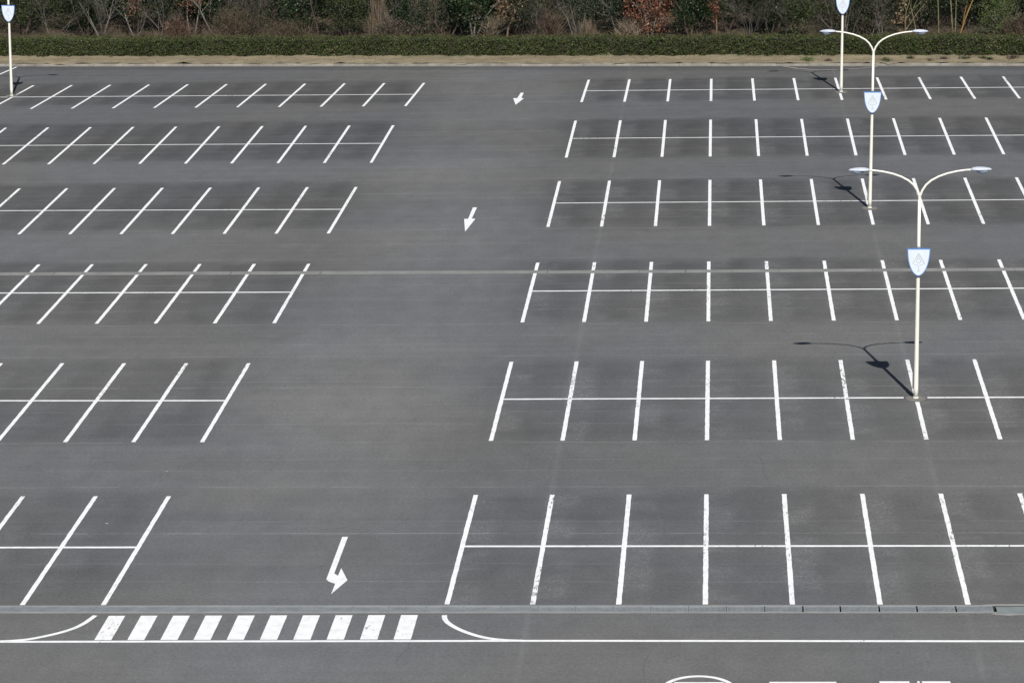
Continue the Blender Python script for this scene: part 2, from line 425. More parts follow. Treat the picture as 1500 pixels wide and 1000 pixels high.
# edge line of the access road, corner curves, crossing
line_part('edge_line', (-40, 70.02), (-4.4, 70.02), .14, .004, MAT['paint_fresh'], .003)
line_part('edge_line', (-4.4, 70.02), (24, 69.80), .14, .004, MAT['paint_fresh'], .003)
def curve_part(pts, w, z, mat, name='corner_line'):
    P = [Vector((*p, 0)) for p in pts]; Q = []
    for k in range(len(P) - 1):                        # Catmull-Rom
        p_1 = P[max(k - 1, 0)]; p0 = P[k]; p1 = P[k + 1]; p2 = P[min(k + 2, len(P) - 1)]
        for s in range(6):
            t = s / 6
            Q.append(.5 * ((2 * p0) + (p1 - p_1) * t + (2 * p_1 - 5 * p0 + 4 * p1 - p2) * t * t + (3 * p0 - p_1 - 3 * p1 + p2) * t ** 3))
    Q.append(P[-1]); A = []; B = []
    for k, q in enumerate(Q):
        t = (Q[min(k + 1, len(Q) - 1)] - Q[max(k - 1, 0)]).normalized(); nrm = Vector((-t.y, t.x, 0))
        A.append(q + nrm * w / 2); B.append(q - nrm * w / 2)
    mb = MB(); ribbon(A, B, z, mb); return mb.build(name, mat, lot)
curve_part([(-20.6, 70.0), (-20.0, 70.04), (-19.24, 70.19), (-18.55, 70.6), (-18.12, 71.01), (-17.89, 71.42), (-17.77, 71.79), (-17.70, 72.05)], .15, .008, MAT['paint_fresh'])
curve_part([(-7.48, 72.0), (-7.43, 71.68), (-7.29, 71.35), (-7.02, 70.97), (-6.68, 70.62), (-6.34, 70.36), (-6.02, 70.19), (-5.55, 70.06), (-5.1, 70.02)], .15, .008, MAT['paint_fresh'])
for k in range(10):
    x = -17.05 + .951 * k; mb = MB(); y0, y1 = 70.13, 72.02; w = .245
    A = [Vector((x - w, y0 + (y1 - y0) * t / 8, 0)) for t in range(9)]; B = [Vector((x + w + random.uniform(-.004, .004), y0 + (y1 - y0) * t / 8, 0)) for t in range(9)]
    ribbon(A, B, .008, mb); mb.build('crosswalk_stripe', MAT['paint_fresh'], lot)

def flat(name, pts, z, mat, label=None):
    mb = MB(); mb.poly([(x, y, z) for x, y in pts]); o = mb.build(name, mat, lot); fix_normals(o)
    if o.data.polygons[0].normal.z < 0: o.data.flip_normals()
    if label: o['label'] = label
    return o
flat('direction_arrow', [(-11.30, 157.35), (-11.12, 157.35), (-11.14, 155.55), (-10.98, 155.5), (-11.32, 153.40), (-11.62, 155.55), (-11.38, 155.57)], .008, MAT['paint_fresh'], 'small straight white arrow on the asphalt in the far part of the aisle')
flat('direction_arrow', [(-11.41, 126.09), (-11.21, 126.08), (-11.25, 123.60), (-11.07, 123.60), (-11.32, 120.92), (-11.61, 123.60), (-11.42, 123.60)], .008, MAT['paint_fresh'], 'straight white arrow on the asphalt halfway along the aisle')
flat('direction_arrow', [(-11.36, 78.77), (-11.18, 78.77), (-11.16, 75.48), (-11.02, 75.28), (-11.01, 75.94), (-10.68, 74.90), (-11.01, 73.73), (-11.01, 74.60), (-11.14, 74.70), (-11.26, 74.83), (-11.33, 74.98)], .008, MAT['paint_fresh'], 'bent white turn arrow on the asphalt just beyond the crosswalk')
# painted writing on the access road: only its upper strokes reach into the photograph
mb = MB(); A = []; B = []
for k in range(65):
    an = 2 * math.pi * k / 64; c_ = Vector((-.15, 66.47, 0)); d_ = Vector((math.cos(an), math.sin(an), 0))
    A.append(c_ + d_ * 1.02); B.append(c_ + d_ * .89)
ribbon(B, A, .008, mb); mb.build('painted_circle', MAT['paint_fresh'], lot)
for x0, x1, y1, y0 in ((-.80, .52, 67.02, 66.88), (1.74, 3.52, 67.04, 66.86), (4.66, 5.45, 67.07, 66.86), (5.78, 6.53, 67.07, 66.86), (5.66, 5.72, 67.08, 66.7)):
    flat('painted_stroke', [(x0, y0), (x1, y0), (x1, y1), (x0, y1)], .008, MAT['paint_fresh'])
# cracks
m, nt, b = new_mat('crack_tar'); b.inputs['Roughness'].default_value = .9
h = NT(nt); h.link(h.mix(h.noise(h.position(), 6, 2), rgb(.05, .05, .052), rgb(.09, .09, .092)), b.inputs['Base Color'])
for P_ in ([(-8.25, 69.92), (-8.26, 69.43), (-8.39, 69.02), (-8.46, 68.8), (-8.45, 68.43)], [(-1.55, 68.9), (-1.63, 68.4), (-1.66, 67.9), (-1.62, 67.5)],
           [(1.7, 86.9), (1.9, 85.9), (1.85, 85.0), (2.0, 84.2)]):
    Q = []
    for a, b_ in zip(P_[:-1], P_[1:]):
        for s in range(5):
            t = s / 5; Q.append((a[0] * (1 - t) + b_[0] * t + random.uniform(-.03, .03), a[1] * (1 - t) + b_[1] * t))
    curve_part(Q + [P_[-1]], .013, .004, m, 'crack')

# ------------------------------------------------------------------ drains
def channel(fn, half, x0, x1, depth, name, lip=.07):
    mb = MB(); xs = sorted({x0, x1, *([-7] if x0 < -7 < x1 else [])})
    for a, b_ in zip(xs[:-1], xs[1:]):
        for s in (-1, 1):
            def P(x, o, z): return (x, fn(x) + s * o, z)
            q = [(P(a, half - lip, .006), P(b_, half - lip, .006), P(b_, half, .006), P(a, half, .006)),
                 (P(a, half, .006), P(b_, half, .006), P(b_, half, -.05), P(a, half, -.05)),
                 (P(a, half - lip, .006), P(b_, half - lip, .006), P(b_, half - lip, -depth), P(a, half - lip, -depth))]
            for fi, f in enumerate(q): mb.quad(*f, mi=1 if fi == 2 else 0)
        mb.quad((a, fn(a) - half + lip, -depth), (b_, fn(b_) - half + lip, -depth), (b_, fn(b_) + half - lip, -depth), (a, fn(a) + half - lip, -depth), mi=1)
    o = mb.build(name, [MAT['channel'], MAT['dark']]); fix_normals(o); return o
tag(channel(FC, .31, -140, 120, .25, 'drain_channel', .085), 'concrete drain channel running across the lot in front of the crosswalk', kind='structure')

# one galvanised panel: frame, close cross bars, two long bars
PW = 1.085; HALF = .218
mb = MB(); L = PW
mb.box(.004, L - .004, -HALF, -HALF + .02, -.045, .010); mb.box(.004, L - .004, HALF - .02, HALF, -.045, .010)
mb.box(.004, .018, -HALF + .02, HALF - .02, -.045, .009); mb.box(L - .018, L - .004, -HALF + .02, HALF - .02, -.045, .009)
for k in range(30):
    x = .035 + k * (L - .07) / 29; mb.box(x - .0125, x + .0125, -HALF + .02, HALF - .02, -.040, .007)
for y in (-.1, 0, .1): mb.box(.018, L - .018, y - .008, y + .008, -.046, -.041)
panel = mb.build('grate_panel', MAT['galv'], link=False)
k = 0; x = GX1 - PW
while x > GX0:
    o = panel if k == 0 else panel.copy(); COL.objects.link(o)
    shrink = (.945, .978)[k % 2] if k < 6 else .996
    o.location = (x + (PW * (1 - shrink)) * .5, FC(x + PW / 2), 0); o.scale = (shrink, 1, 1); o.rotation_euler = (0, 0, -.007)
    lab = 'galvanised grate panel with dark gaps at its ends near the steel cover plate' if k < 6 else 'galvanised drain grate panel butted tight in the long front drain'
    tag(o, lab, 'drain grate', 'loosely spaced grate panels of the front drain' if k < 6 else 'grate panels of the front drain')
    x -= PW; k += 1
mb = MB(); o_ = FC(10)
mb.box(GX1 + .06, PX1, o_ - .40, o_ + .17, -.04, .012)
for q in (9.6, 11.0, 12.4, 14.0): mb.box(q, q + .10, o_ - .13, o_ - .10, .012, .02)
tag(mb.build('cover_plate', MAT['plate']), 'wide dark steel cover plate at the right end of the front drain', 'cover plate')
mb = MB(); top_ = [(GX1 - .35, o_ + .315), (GX1 + .05, o_ + .30), (PX1, o_ + .20), (PX1, o_ + .36), (GX1 + .4, o_ + .40), (GX1 - .2, o_ + .37)]
mb.poly([(a, b_, .0075) for a, b_ in top_])
mb.poly([(a, b_, .0075) for a, b_ in ((GX1 - .15, o_ - .36), (GX1 + .0, o_ - .45), (GX1 + .35, o_ - .50), (GX1 + .9, o_ - .46), (PX1, o_ - .455), (PX1, o_ - .405), (GX1 + .07, o_ - .405), (GX1 + .02, o_ - .32))])
tag(mb.build('mortar_strip', MAT['concrete']), 'pale mortar strip around the steel cover plate', kind='structure')
# plain channel lid beyond, out of the picture
# rear drain: concrete cover blocks with a slot between
mb = MB(); r = random.Random(5)
x = -75.0
while x < 40:
    w = 2.0; a, b_ = x, x + w - (.010 if r.random() > .12 else .025)
    for s, (o0, o1) in enumerate(((-.258, -.03), (-.012, .258))):
        z = .006 + r.uniform(-.002, .003)
        mb.poly([(a, RC(a) + o0, z), (b_, RC(b_) + o0, z), (b_, RC(b_) + o1, z), (a, RC(a) + o1, z)])
        mb.poly([(b_, RC(b_) + o0, z), (a, RC(a) + o0, z), (a, RC(a) + o0, -.1), (b_, RC(b_) + o0, -.1)])
    x += w
mb.quad((-140, RC(-140) - .26, -.1), (-7, RC(-7) - .26, -.1), (-7, RC(-7) + .26, -.1), (-140, RC(-140) + .26, -.1))
mb.quad((-7, RC(-7) - .26, -.1), (120, RC(120) - .26, -.1), (120, RC(120) + .26, -.1), (-7, RC(-7) + .26, -.1))
tag(mb.build('slot_drain', MAT['slot']), 'pale concrete slot drain crossing the fourth row of bays', kind='structure')

# ------------------------------------------------------------------ kerb and verge
def along(profile, x0, x1, step, mat, name, jit=0.0, smooth=False):
    """profile: list of (n, z) carried along the kerb line"""
    mb = MB(); N = int((x1 - x0) / step); m_ = len(profile)
    for k in range(N + 1):
        xx = x0 + (x1 - x0) * k / N
        for (n, z) in profile:
            X, Y = verge(xx, n); mb.v.append((X, Y, z))
    for k in range(N):
        for q in range(m_ - 1):
            a = k * m_ + q; mb.f.append((a, a + m_, a + m_ + 1, a + 1)); mb.mi.append(0)
    o = mb.build(name, mat, smooth=smooth); return o
mb = MB(); x = -130.0; r = random.Random(9)
while x < 110:                                              # kerb stones 2 m long
    w = 2.0; dz = r.uniform(-.012, .012); dn = r.uniform(-.012, .012)
    a, b_ = x, x + w - .012
    pr = [(0.0 + dn, -.05), (.03 + dn, .09 + dz), (.05 + dn, .11 + dz), (.16 + dn, .11 + dz), (.18 + dn, .02)]
    mb.quad((*verge(a, -.32), .007), (*verge(b_, -.32), .007), (*verge(b_, 0 + dn), .012), (*verge(a, 0 + dn), .012))
    for (n0, z0), (n1, z1) in zip(pr[:-1], pr[1:]):
        mb.quad((*verge(a, n0), z0), (*verge(b_, n0), z0), (*verge(b_, n1), z1), (*verge(a, n1), z1))
    x += w
tag(mb.build('kerb', MAT['kerb']), 'weathered pale kerb along the far edge of the lot', kind='structure')
# shallow concrete apron where water runs off
pts = [(10.36, 164.66), (10.13, 164.15), (9.3, 163.62), (8.22, 163.36), (7.4, 163.28), (6.56, 163.30), (5.8, 163.62), (5.13, 164.05), (4.4, 164.9), (4.11, 165.35)]
mb = MB(); A = [Vector((x, y, 0)) for x, y in pts]; B = [v + (Vector((7.3, 165.3, 0)) - v).normalized() * .22 for v in A]
ribbon(A, B, .012, mb); o = mb.build('gutter_edging', MAT['kerb']); fix_normals(o)
tag(o, 'curved concrete gutter edging bulging from the far kerb', kind='structure')

# bare dirt verge: a lumpy bank
mb = MB(); xs = np.arange(-90, 60.01, .4); ns = [.17, .35, .8, 1.2, 1.6, 2.0, 2.4, 2.8, 3.2, 3.8, 4.6, 5.2]
ph = rng.uniform(0, 6.28, 6)
for xx in xs:
    for n in ns:
        hgt = .10 + .015 * n + .012 * (math.sin(xx * .9 + ph[0] + n) + math.sin(xx * 2.3 + ph[1] - n * 2)) * min(n, 1.2) + rng.normal() * .035
        mb.v.append((*verge(xx, n + (rng.normal() * .08 if 0.3 < n < 5 else (-.10 * max(0, math.sin(xx * .7) + math.sin(xx * 1.9)) if n < .2 else 0))), hgt + (.02 if n < .2 else 0)))
m_ = len(ns)
for k in range(len(xs) - 1):
    for q in range(m_ - 1):
        a = k * m_ + q; mb.f.append((a, a + m_, a + m_ + 1, a + 1)); mb.mi.append(0)
tag(mb.build('verge', MAT['dirt'], smooth=True), 'bare tan dirt verge between kerb and hedge', kind='structure')
def wood_z(n): return .30 + max(0, n - 7) * .10
o = along([(4.6, .14), (7, .30), (12, wood_z(12)), (20, wood_z(20)), (34, wood_z(34)), (80, 5.5), (200, 9)], -160, 140, 2.0, MAT['soil'], 'hillside')
tag(o, 'wooded slope rising behind the hedge', kind='structure')

# ------------------------------------------------------------------ hedge
def hedge_top(x): return 1.24 + .035 * math.sin(x * .55) + .03 * math.sin(x * 1.7 + 1) + .02 * math.sin(x * 4.1 + 2)
hx0, hx1 = -66.0, 38.0
H_ = empty('hedge', (*verge(-12, 3.9), .15)); tag(H_, 'long clipped dark green hedge along the far verge', 'hedge')
hp = Vector(H_.location)
mb = MB(); N = 260
for k in range(N + 1):
    xx = hx0 + (hx1 - hx0) * k / N; t = hedge_top(xx) - .13
    for n, z in ((3.11, .10), (3.10, t), (4.18, t), (4.20, .10)):
        X, Y = verge(xx, n); mb.v.append((X - hp.x, Y - hp.y, z - hp.z))
for k in range(N):
    for q in range(3):
        a = k * 4 + q; mb.f.append((a, a + 4, a + 5, a + 1)); mb.mi.append(0)
m, nt, b = new_mat('hedge_inner_twigs'); h = NT(nt)
h.link(h.mix(h.noise(h.position(), 7, 4, .7), rgb(.018, .02, .01), rgb(.05, .04, .025)), b.inputs['Base Color']); b.inputs['Roughness'].default_value = 1
mb.build('twigs', m, H_)
def hedge_points(n, face):
    X = rng.uniform(hx0, hx1, n); top = 1.24 + .035 * np.sin(X * .55) + .03 * np.sin(X * 1.7 + 1) + .02 * np.sin(X * 4.1 + 2)
    lump = .03 * np.sin(X * 2.7) * np.sin(X * .83 + 1) + .03 * np.sin(X * 6.1 + 2) + .03 * np.sin(X * 13.7)
    if face == 'front':
        z = .12 + (top - .12) * rng.uniform(0, 1, n); nn = 3.01 + lump * .8 + rng.normal(0, .085, n) + .06 * (z < .25) * np.sin(X * 2.9) * np.sin(X * 7.3 + 1); out = np.tile([0, -1, .25], (n, 1))
    elif face == 'back':
        z = .12 + (top - .12) * rng.uniform(0, 1, n); nn = 4.26 + rng.normal(0, .05, n); out = np.tile([0, 1, .2], (n, 1))
    else:
        nn = rng.uniform(2.95, 4.3, n); z = top + rng.normal(0, .04, n); out = np.tile([0, -.2, 1.], (n, 1))
    Y = 165.8 - .11 * X + nn * 1.006
    P = np.stack([X, Y, z], 1) - np.array(hp)
    keep = (np.sin(X * 3.1 + z * 9) * np.sin(X * 7.7 - z * 5 + 1) + rng.uniform(-1, 1, n) * .9) > -.62
    return P[keep], out[keep]
V = []
for n, f in ((62000, 'front'), (26000, 'top'), (12000, 'back')):
    P, o_ = hedge_points(n, f); V.append(leaves(P, .10, .6, o_, .35))
quads_object('foliage', np.concatenate(V), LEAF['hedge'], H_)
P, o_ = hedge_points(26000, 'top'); P[:, 2] += rng.uniform(.01, .10, len(P))
t = leaves(P, .11, .20, None); quads_object('shoots', t, LEAF['fringe'], H_)

# ------------------------------------------------------------------ undergrowth and woods
def blades(P, hgt, lean, width):
    n = len(P); d = rng.normal(size=(n, 3)) * lean; d[:, 2] = 1; d = unit(d)
    side = unit(np.cross(d, rng.normal(size=(n, 3)))) * (width * rng.uniform(.6, 1.4, n))[:, None]
    hh = hgt[:, None]
    return np.stack([P - side, P + side, P + d * hh + side * .3, P + d * hh - side * .3], 1)

n = 15000
X = rng.uniform(-62, 34, n); nn = 4.6 + np.abs(rng.normal(0, 1.4, n))
clump = np.sin(X * .37 + 2) + .8 * np.sin(X * .91 + 1) + .5 * np.sin(X * 2.3) + rng.normal(0, .5, n)
keep = (clump + np.where(X < -17, .8, -1.0)) > .0
X, nn, clump = X[keep], nn[keep], clump[keep]
P = np.stack([X, 165.8 - .11 * X + nn * 1.006, .15 + np.maximum(0, nn - 7) * .1], 1)
hg = np.clip(1.25 + .3 * clump + rng.normal(0, .3, len(X)), .6, 2.3)
Q = P.copy(); Q[:, 2] += hg * rng.uniform(0, .85, len(P)); V = blades(Q, rng.uniform(.2, .6, len(P)), .75, .009)
o = quads_object('dry_undergrowth', V, LEAF['rust'])
P2 = Q + rng.normal(0, .12, Q.shape)
tag(o, 'tangle of dry rust brown stems behind the hedge', kind='stuff')
o2 = quads_object('dead_leaves', leaves(P2[::2], .09, .5), LEAF['rust']); tag(o2, 'dead brown leaves caught in the stems behind the hedge', kind='stuff')

def branch_tube(mb, p, d, L, r, depth, spread, up, seg=5, kids=3, rr=random):
    pts = [p.copy()]; rad = [r]; q = p.copy(); dd = d.copy(); n = 4
    for k in range(n):
        dd = (dd + Vector((rr.gauss(0, .16), rr.gauss(0, .16), rr.gauss(0, .1) + up))).normalized()
        q = q + dd * (L / n); pts.append(q.copy()); rad.append(r * (1 - .6 * (k + 1) / n))
    mb.tube(pts, rad, seg, cap=False)
    tips = [(pts[-1], dd)]
    if depth > 0:
        for _ in range(kids):
            t = rr.randint(1, n); a = rr.uniform(0, 6.28)
            nd = (dd + Vector((math.cos(a), math.sin(a), rr.uniform(-.2, .5))) * spread).normalized()
            tips += branch_tube(mb, pts[t], nd, L * rr.uniform(.5, .75), max(rad[t] * .6, .006), depth - 1, spread, up, 4, kids, rr)
    return tips

def crown_points(n, ctr, rad, k, clump=.35, hollow=.35):
    """leaf positions gathered in clumps through an ellipsoid"""
    u = unit(rng.normal(size=(k, 3))); rr_ = rng.uniform(hollow, 1, (k, 1)) ** .6
    C = u * rr_ * np.array(rad) + np.array(ctr)
    idx = rng.integers(0, k, n); sz = rng.uniform(.5, 1.35, k)[idx][:, None] * clump
    off = rng.normal(size=(n, 3)) * sz
    P = C[idx] + off; out = unit((P - np.array(ctr)) / np.array(rad)) * .5 + unit(off) * .5
    return P, out

WOODS = 'trees and shrubs behind the hedge'
def start(name, label, cat, x, n):
    X, Y = verge(x, n); o = empty(name, (X, Y, wood_z(n) - .03)); tag(o, label, cat, WOODS); return o
def leafy(name, label, cat, x, n, hgt, wid, leaf, barkm='dark', nl=5200, size=.13, depth=None, low=.25, trunks=3, aspect=.55, clump=.32):
    o = start(name, label, cat, x, n); rr = random.Random(hash((round(x * 10), round(n * 10))) & 9999)
    mb = MB()
    for k in range(trunks):
        a = 6.28 * k / trunks + rr.uniform(-.5, .5)
        branch_tube(mb, Vector((.12 * math.cos(a), .12 * math.sin(a), 0)), Vector((.35 * math.cos(a), .35 * math.sin(a), 1)), hgt * .75, .03 + hgt * .010, 2, .8, .05, 6, 3, rr)
    mb.build('trunk', BARK[barkm], o, smooth=True)
    d = depth or wid * .8
    P, out = crown_points(nl, (0, 0, hgt * (.5 + low * .3)), (wid / 2, d / 2, hgt * (.5 - low * .22)), max(14, int(wid * hgt * 5)), clump)
    P = P[P[:, 2] > .05]; out = out[:len(P)]
    quads_object('crown', leaves(P, size, aspect, out, .5, .3), LEAF[leaf], o)
    return o
def bare(name, label, cat, x, n, hgt, barkm='pale', stems=4, depth=3, spread=.75, r0=.05, twig=True, lean=(0, 0), wid=1.4, ntw=500, kids=3):
    o = start(name, label, cat, x, n); rr = random.Random(int(abs(x) * 37 + n * 11)); mb = MB(); tips = []
    for k in range(stems):
        a = 6.28 * k / stems + rr.uniform(-.6, .6); s = .42 if stems > 1 else 0
        tips += branch_tube(mb, Vector((.1 * math.cos(a), .1 * math.sin(a), 0)), Vector((s * math.cos(a) + lean[0], s * math.sin(a) + lean[1], 1)), hgt * .6, r0 * rr.uniform(.7, 1.2), depth, spread, .03, 6, kids, rr)
    mb.build('trunk', BARK[barkm], o, smooth=True)
    if twig and tips:
        T = np.array([tuple(p) for p, d in tips]); idx = rng.integers(0, len(T), ntw)
        P = T[idx] + rng.normal(0, .16, (ntw, 3))
        V = blades(P, rng.uniform(.25, .7, ntw), .75, .008)
        quads_object('crown', V, LEAF['twigs'], o)
    return o
def tangle(n, wid, dep, hgt, lean, w, vertical=False):
    P = np.stack([rng.normal(0, wid * .28, n), rng.normal(0, dep * .28, n), np.zeros(n)], 1)
    top = hgt * np.exp(-(P[:, 0] / wid) ** 2 * 1.6) * rng.uniform(.75, 1.1, n)
    if vertical:
        k = rng.uniform(0, .6, n); P[:, 2] = k * top; return P, blades(P, top * rng.uniform(.25, .6, n), lean, w)
    P[:, 2] = top * rng.uniform(0, .88, n)
    L = rng.uniform(.22, .75, n); V = blades(P, L, lean, w)
    fan = (P[:, 0] / wid)[:, None] * L[:, None] * .5                # stems fan outwards and arch over
    V[:, 2:, 0] += fan; V[:, 2:, 2] -= (L * rng.uniform(0, .35, n))[:, None]
    return P, V
def brush(name, label, cat, x, n, hgt, wid, leaf='twigs', nb=2600, lean=.22, w=.010, nl=0, ll='twigs'):
    o = start(name, label, cat, x, n); vert = name == 'dead_vine'
    P, V = tangle(nb, wid, wid * .8, hgt, lean if vert or name == 'dry_grass' else max(.6, lean * 1.6), w, vert or name == 'dry_grass')
    rr = random.Random(nb); mb = MB()
    for k in range(6 if wid > 1 else 3):
        a = rr.uniform(0, 6.28); b_ = rr.uniform(.1, .5)
        branch_tube(mb, Vector((rr.gauss(0, wid * .15), rr.gauss(0, wid * .1), 0)), Vector((b_ * math.cos(a), b_ * math.sin(a), 1)), hgt * rr.uniform(.5, .8), .018 + .004 * hgt, 2, .7, .05, 4, 3, rr)
    mb.build('trunk', BARK['pale' if leaf != 'rust' else 'brown'], o, smooth=True)
    quads_object('stems', V[:int(nb * (.62 if not vert and wid > 2.2 else 1))], LEAF[leaf], o)
    if wid > 2.2 and not vert:                             # green undergrowth showing through the twigs
        Pg, og = crown_points(1500, (0, .5, hgt * .42), (wid * .45, wid * .3, hgt * .42), 26, .3); k = Pg[:, 2] > .05
        quads_object('foliage', leaves(Pg[k], .13, .5, og[k], .5, .3), LEAF['mid'], o)
    if nl:
        idx = rng.integers(0, nb, nl); t = rng.uniform(.3, 1, (nl, 1))
        Q = V[idx, 0] * (1 - t) + V[idx, 2] * t + rng.normal(0, .05, (nl, 3))
        quads_object('dead_leaves', leaves(Q, .10, .5), LEAF[ll], o)
    return o

# --- front line, from the left end of the hedge to the right
leafy('evergreen_shrub', 'dark green shrub behind the hedge beside the lone left lamp post', 'shrub', -47.2, 9.5, 4.6, 4.6, 'mid', nl=6500)
bare('bare_shrub', 'thin pale bare shrub leaning just right of the lone left lamp post', 'shrub', -44.6, 7.3, 4.2, 'pale', 2, 2, .7, .03, lean=(.15, 0), ntw=300)
leafy('evergreen_shrub', 'green shrub behind the pale bare tree at the left', 'shrub', -43.4, 10.2, 5.0, 4.2, 'mid', nl=6000)
bare('bare_tree', 'pale grey bare tree with many stems spreading from its foot, left woods', 'tree', -41.3, 8.0, 5.2, 'pale', 6, 3, .8, .055, ntw=450)
leafy('evergreen_shrub', 'dark shrub with rusty dead leaves near its top, left woods', 'shrub', -39.3, 10.0, 5.4, 4.0, 'dark', nl=6000)
leafy('oak_sapling', 'small sapling holding a few rust coloured leaves above the left hedge', 'sapling', -39.0, 8.6, 3.6, 1.3, 'orange', 'pale', nl=320, size=.13, low=.9, trunks=2)
bare('bare_tree', 'grey bare tree between the two rusty saplings at the left', 'tree', -37.3, 8.6, 4.8, 'pale', 3, 3, .75, .035, ntw=300)
leafy('oak_sapling', 'rust leaved sapling left of two bare pale trunks', 'sapling', -35.0, 8.4, 4.2, 1.7, 'orange', 'pale', nl=650, size=.13, low=.8, trunks=2)
brush('dry_shrub', 'low orange brown shrub poking over the hedge below the rust leaved sapling', 'shrub', -35.6, 6.6, 1.9, 1.8, 'rust', 1300, .4, .011, 700, 'orange')
leafy('evergreen_shrub', 'dark grey green shrub behind the two bare pale trunks', 'shrub', -34.2, 10.8, 5.2, 4.4, 'dark', nl=5600)
bare('bare_tree', 'pair of pale straight bare trunks standing behind the hedge', 'tree', -33.2, 8.0, 5.6, 'pale', 2, 3, .55, .055, ntw=300)
brush('twiggy_shrub', 'tall misty grey brown brush right of the bare pale trunks', 'shrub', -31.0, 8.2, 4.4, 3.4, 'twigs', 4200, .22, .009)
brush('dry_shrub', 'rounded reddish brown twiggy shrub right of the bare pale trunks', 'shrub', -31.8, 6.8, 2.7, 3.0, 'rust', 3000, .34, .009)
leafy('evergreen_shrub', 'olive shrub veiled by misty grey brush', 'shrub', -30.6, 11.0, 5.2, 4.6, 'greygreen', nl=6000)
leafy('evergreen_shrub', 'deep green shrub with a thin black trunk left of the brown vines', 'shrub', -27.2, 8.8, 4.6, 3.6, 'dark', nl=5600)
brush('dry_shrub', 'low reddish thicket in front of the deep green shrub', 'shrub', -28.2, 6.4, 1.8, 3.6, 'rust', 2000, .34, .010, 500, 'rust')
bare('bare_tree', 'single thin dark trunk rising through the green shrubs', 'tree', -26.2, 7.6, 6.0, 'dark', 1, 2, .5, .07, ntw=200)
leafy('evergreen_shrub', 'olive green shrub with long drooping leaves left of the brown vines', 'shrub', -24.3, 8.4, 4.4, 3.6, 'mid', nl=6500, size=.15, aspect=.3)
brush('dead_vine', 'curtain of pale brown hanging vines on a trunk', 'vine', -22.0, 7.8, 4.6, 1.0, 'straw', 900, .08, .014, 300, 'rust')
bare('bare_tree', 'straight brown trunk wrapped in pale dead vines', 'tree', -22.5, 7.6, 6.0, 'brown', 1, 2, .5, .07, ntw=200)
brush('dry_shrub', 'grey and pinkish heap of dry twigs behind the hedge, right of the vines', 'shrub', -21.1, 6.5, 1.9, 2.2, 'twigs', 1700, .55, .012, 300, 'tan')
leafy('conifer', 'narrow dark conifer between two curtains of brown vines', 'tree', -20.7, 8.4, 4.2, 1.7, 'dark', nl=3800, size=.11, clump=.22)
brush('dead_vine', 'second curtain of brown vines hanging right of the narrow conifer', 'vine', -19.0, 9.0, 5.0, 1.5, 'straw', 1500, .10, .013, 500, 'rust')
leafy('evergreen_shrub', 'grey green shrub under the brown vine curtain', 'shrub', -19.2, 8.4, 2.9, 3.0, 'greygreen', nl=4200)
bare('bare_tree', 'dark forked trunk left of the big glossy evergreen', 'tree', -17.4, 8.2, 5.4, 'dark', 2, 2, .6, .06, ntw=200)
leafy('evergreen_shrub', 'grey twiggy green shrub left of the big glossy evergreen', 'shrub', -17.2, 9.6, 4.8, 3.0, 'greygreen', nl=4200)
leafy('evergreen_tree', 'big round glossy dark evergreen in the middle of the woods', 'tree', -15.7, 8.2, 5.0, 3.4, 'dark', 'pale', nl=7000, size=.15, aspect=.65, clump=.26)
leafy('dead_tree', 'column of tan dead leaves right of the big glossy evergreen', 'tree', -13.6, 7.8, 4.4, .95, 'tan', 'brown', nl=1100, size=.13, trunks=1, low=.4)
brush('dry_shrub', 'short pale dry stalks at the foot of the big glossy evergreen', 'shrub', -14.4, 6.6, 1.9, .8, 'straw', 350, .12, .016)
leafy('evergreen_shrub', 'mid green shrub right of the tan dead column', 'shrub', -12.7, 8.8, 3.8, 2.6, 'greygreen', nl=4400)
brush('twiggy_shrub', 'misty grey twigs above a dark shrub right of the tan dead column', 'shrub', -11.4, 8.8, 4.6, 2.4, 'twigs', 2600, .3, .009)
leafy('evergreen_shrub', 'dark shrub under misty grey twigs', 'shrub', -11.2, 10.2, 4.2, 3.6, 'dark', nl=5200)
brush('dry_shrub', 'small reddish dry shrub beside the thin pale leaning trunks', 'shrub', -10.5, 7.0, 2.3, 1.4, 'rust', 1100, .3, .010, 300, 'rust')
bare('bare_tree', 'thin pale trunks crossing in front of dark leaves, left of the rust oak', 'tree', -8.9, 7.8, 5.4, 'pale', 3, 2, .6, .045, ntw=350)
leafy('evergreen_shrub', 'grey green shrub behind the crossing pale trunks', 'shrub', -8.2, 9.4, 4.8, 4.0, 'greygreen', nl=6000)
brush('dry_grass', 'upright tuft of straw coloured grass behind the hedge below the crossing trunks', 'grass tuft', -8.1, 6.4, 1.75, 1.6, 'straw', 700, .18, .014)
leafy('evergreen_shrub', 'grey green shrub with curving pale limbs just left of the rust oak', 'shrub', -6.1, 8.4, 4.6, 3.0, 'greygreen', 'pale', nl=4600)
brush('dry_grass', 'fan of pale straw grass at the foot of the rust oak', 'grass tuft', -5.4, 6.3, 1.9, 1.5, 'straw', 800, .75, .016)
leafy('oak_tree', 'rust orange leaved oak, the brightest tree behind the hedge', 'tree', -4.1, 7.7, 4.4, 3.3, 'orange', 'pale', nl=4600, size=.15, aspect=.6, clump=.26, low=.3)
leafy('evergreen_shrub', 'dark green shrub between the rust oak and the narrow rust vine', 'shrub', -1.5, 8.6, 4.8, 3.2, 'dark', nl=5600)
leafy('climbing_vine', 'narrow column of rust leaves climbing right of the oak', 'vine', .15, 7.4, 3.0, .6, 'orange', 'brown', nl=420, size=.13, trunks=1, low=.2, clump=.12)
leafy('evergreen_shrub', 'dark shrub behind the narrow rust vine', 'shrub', 1.0, 9.8, 5.2, 3.4, 'dark', nl=5200)
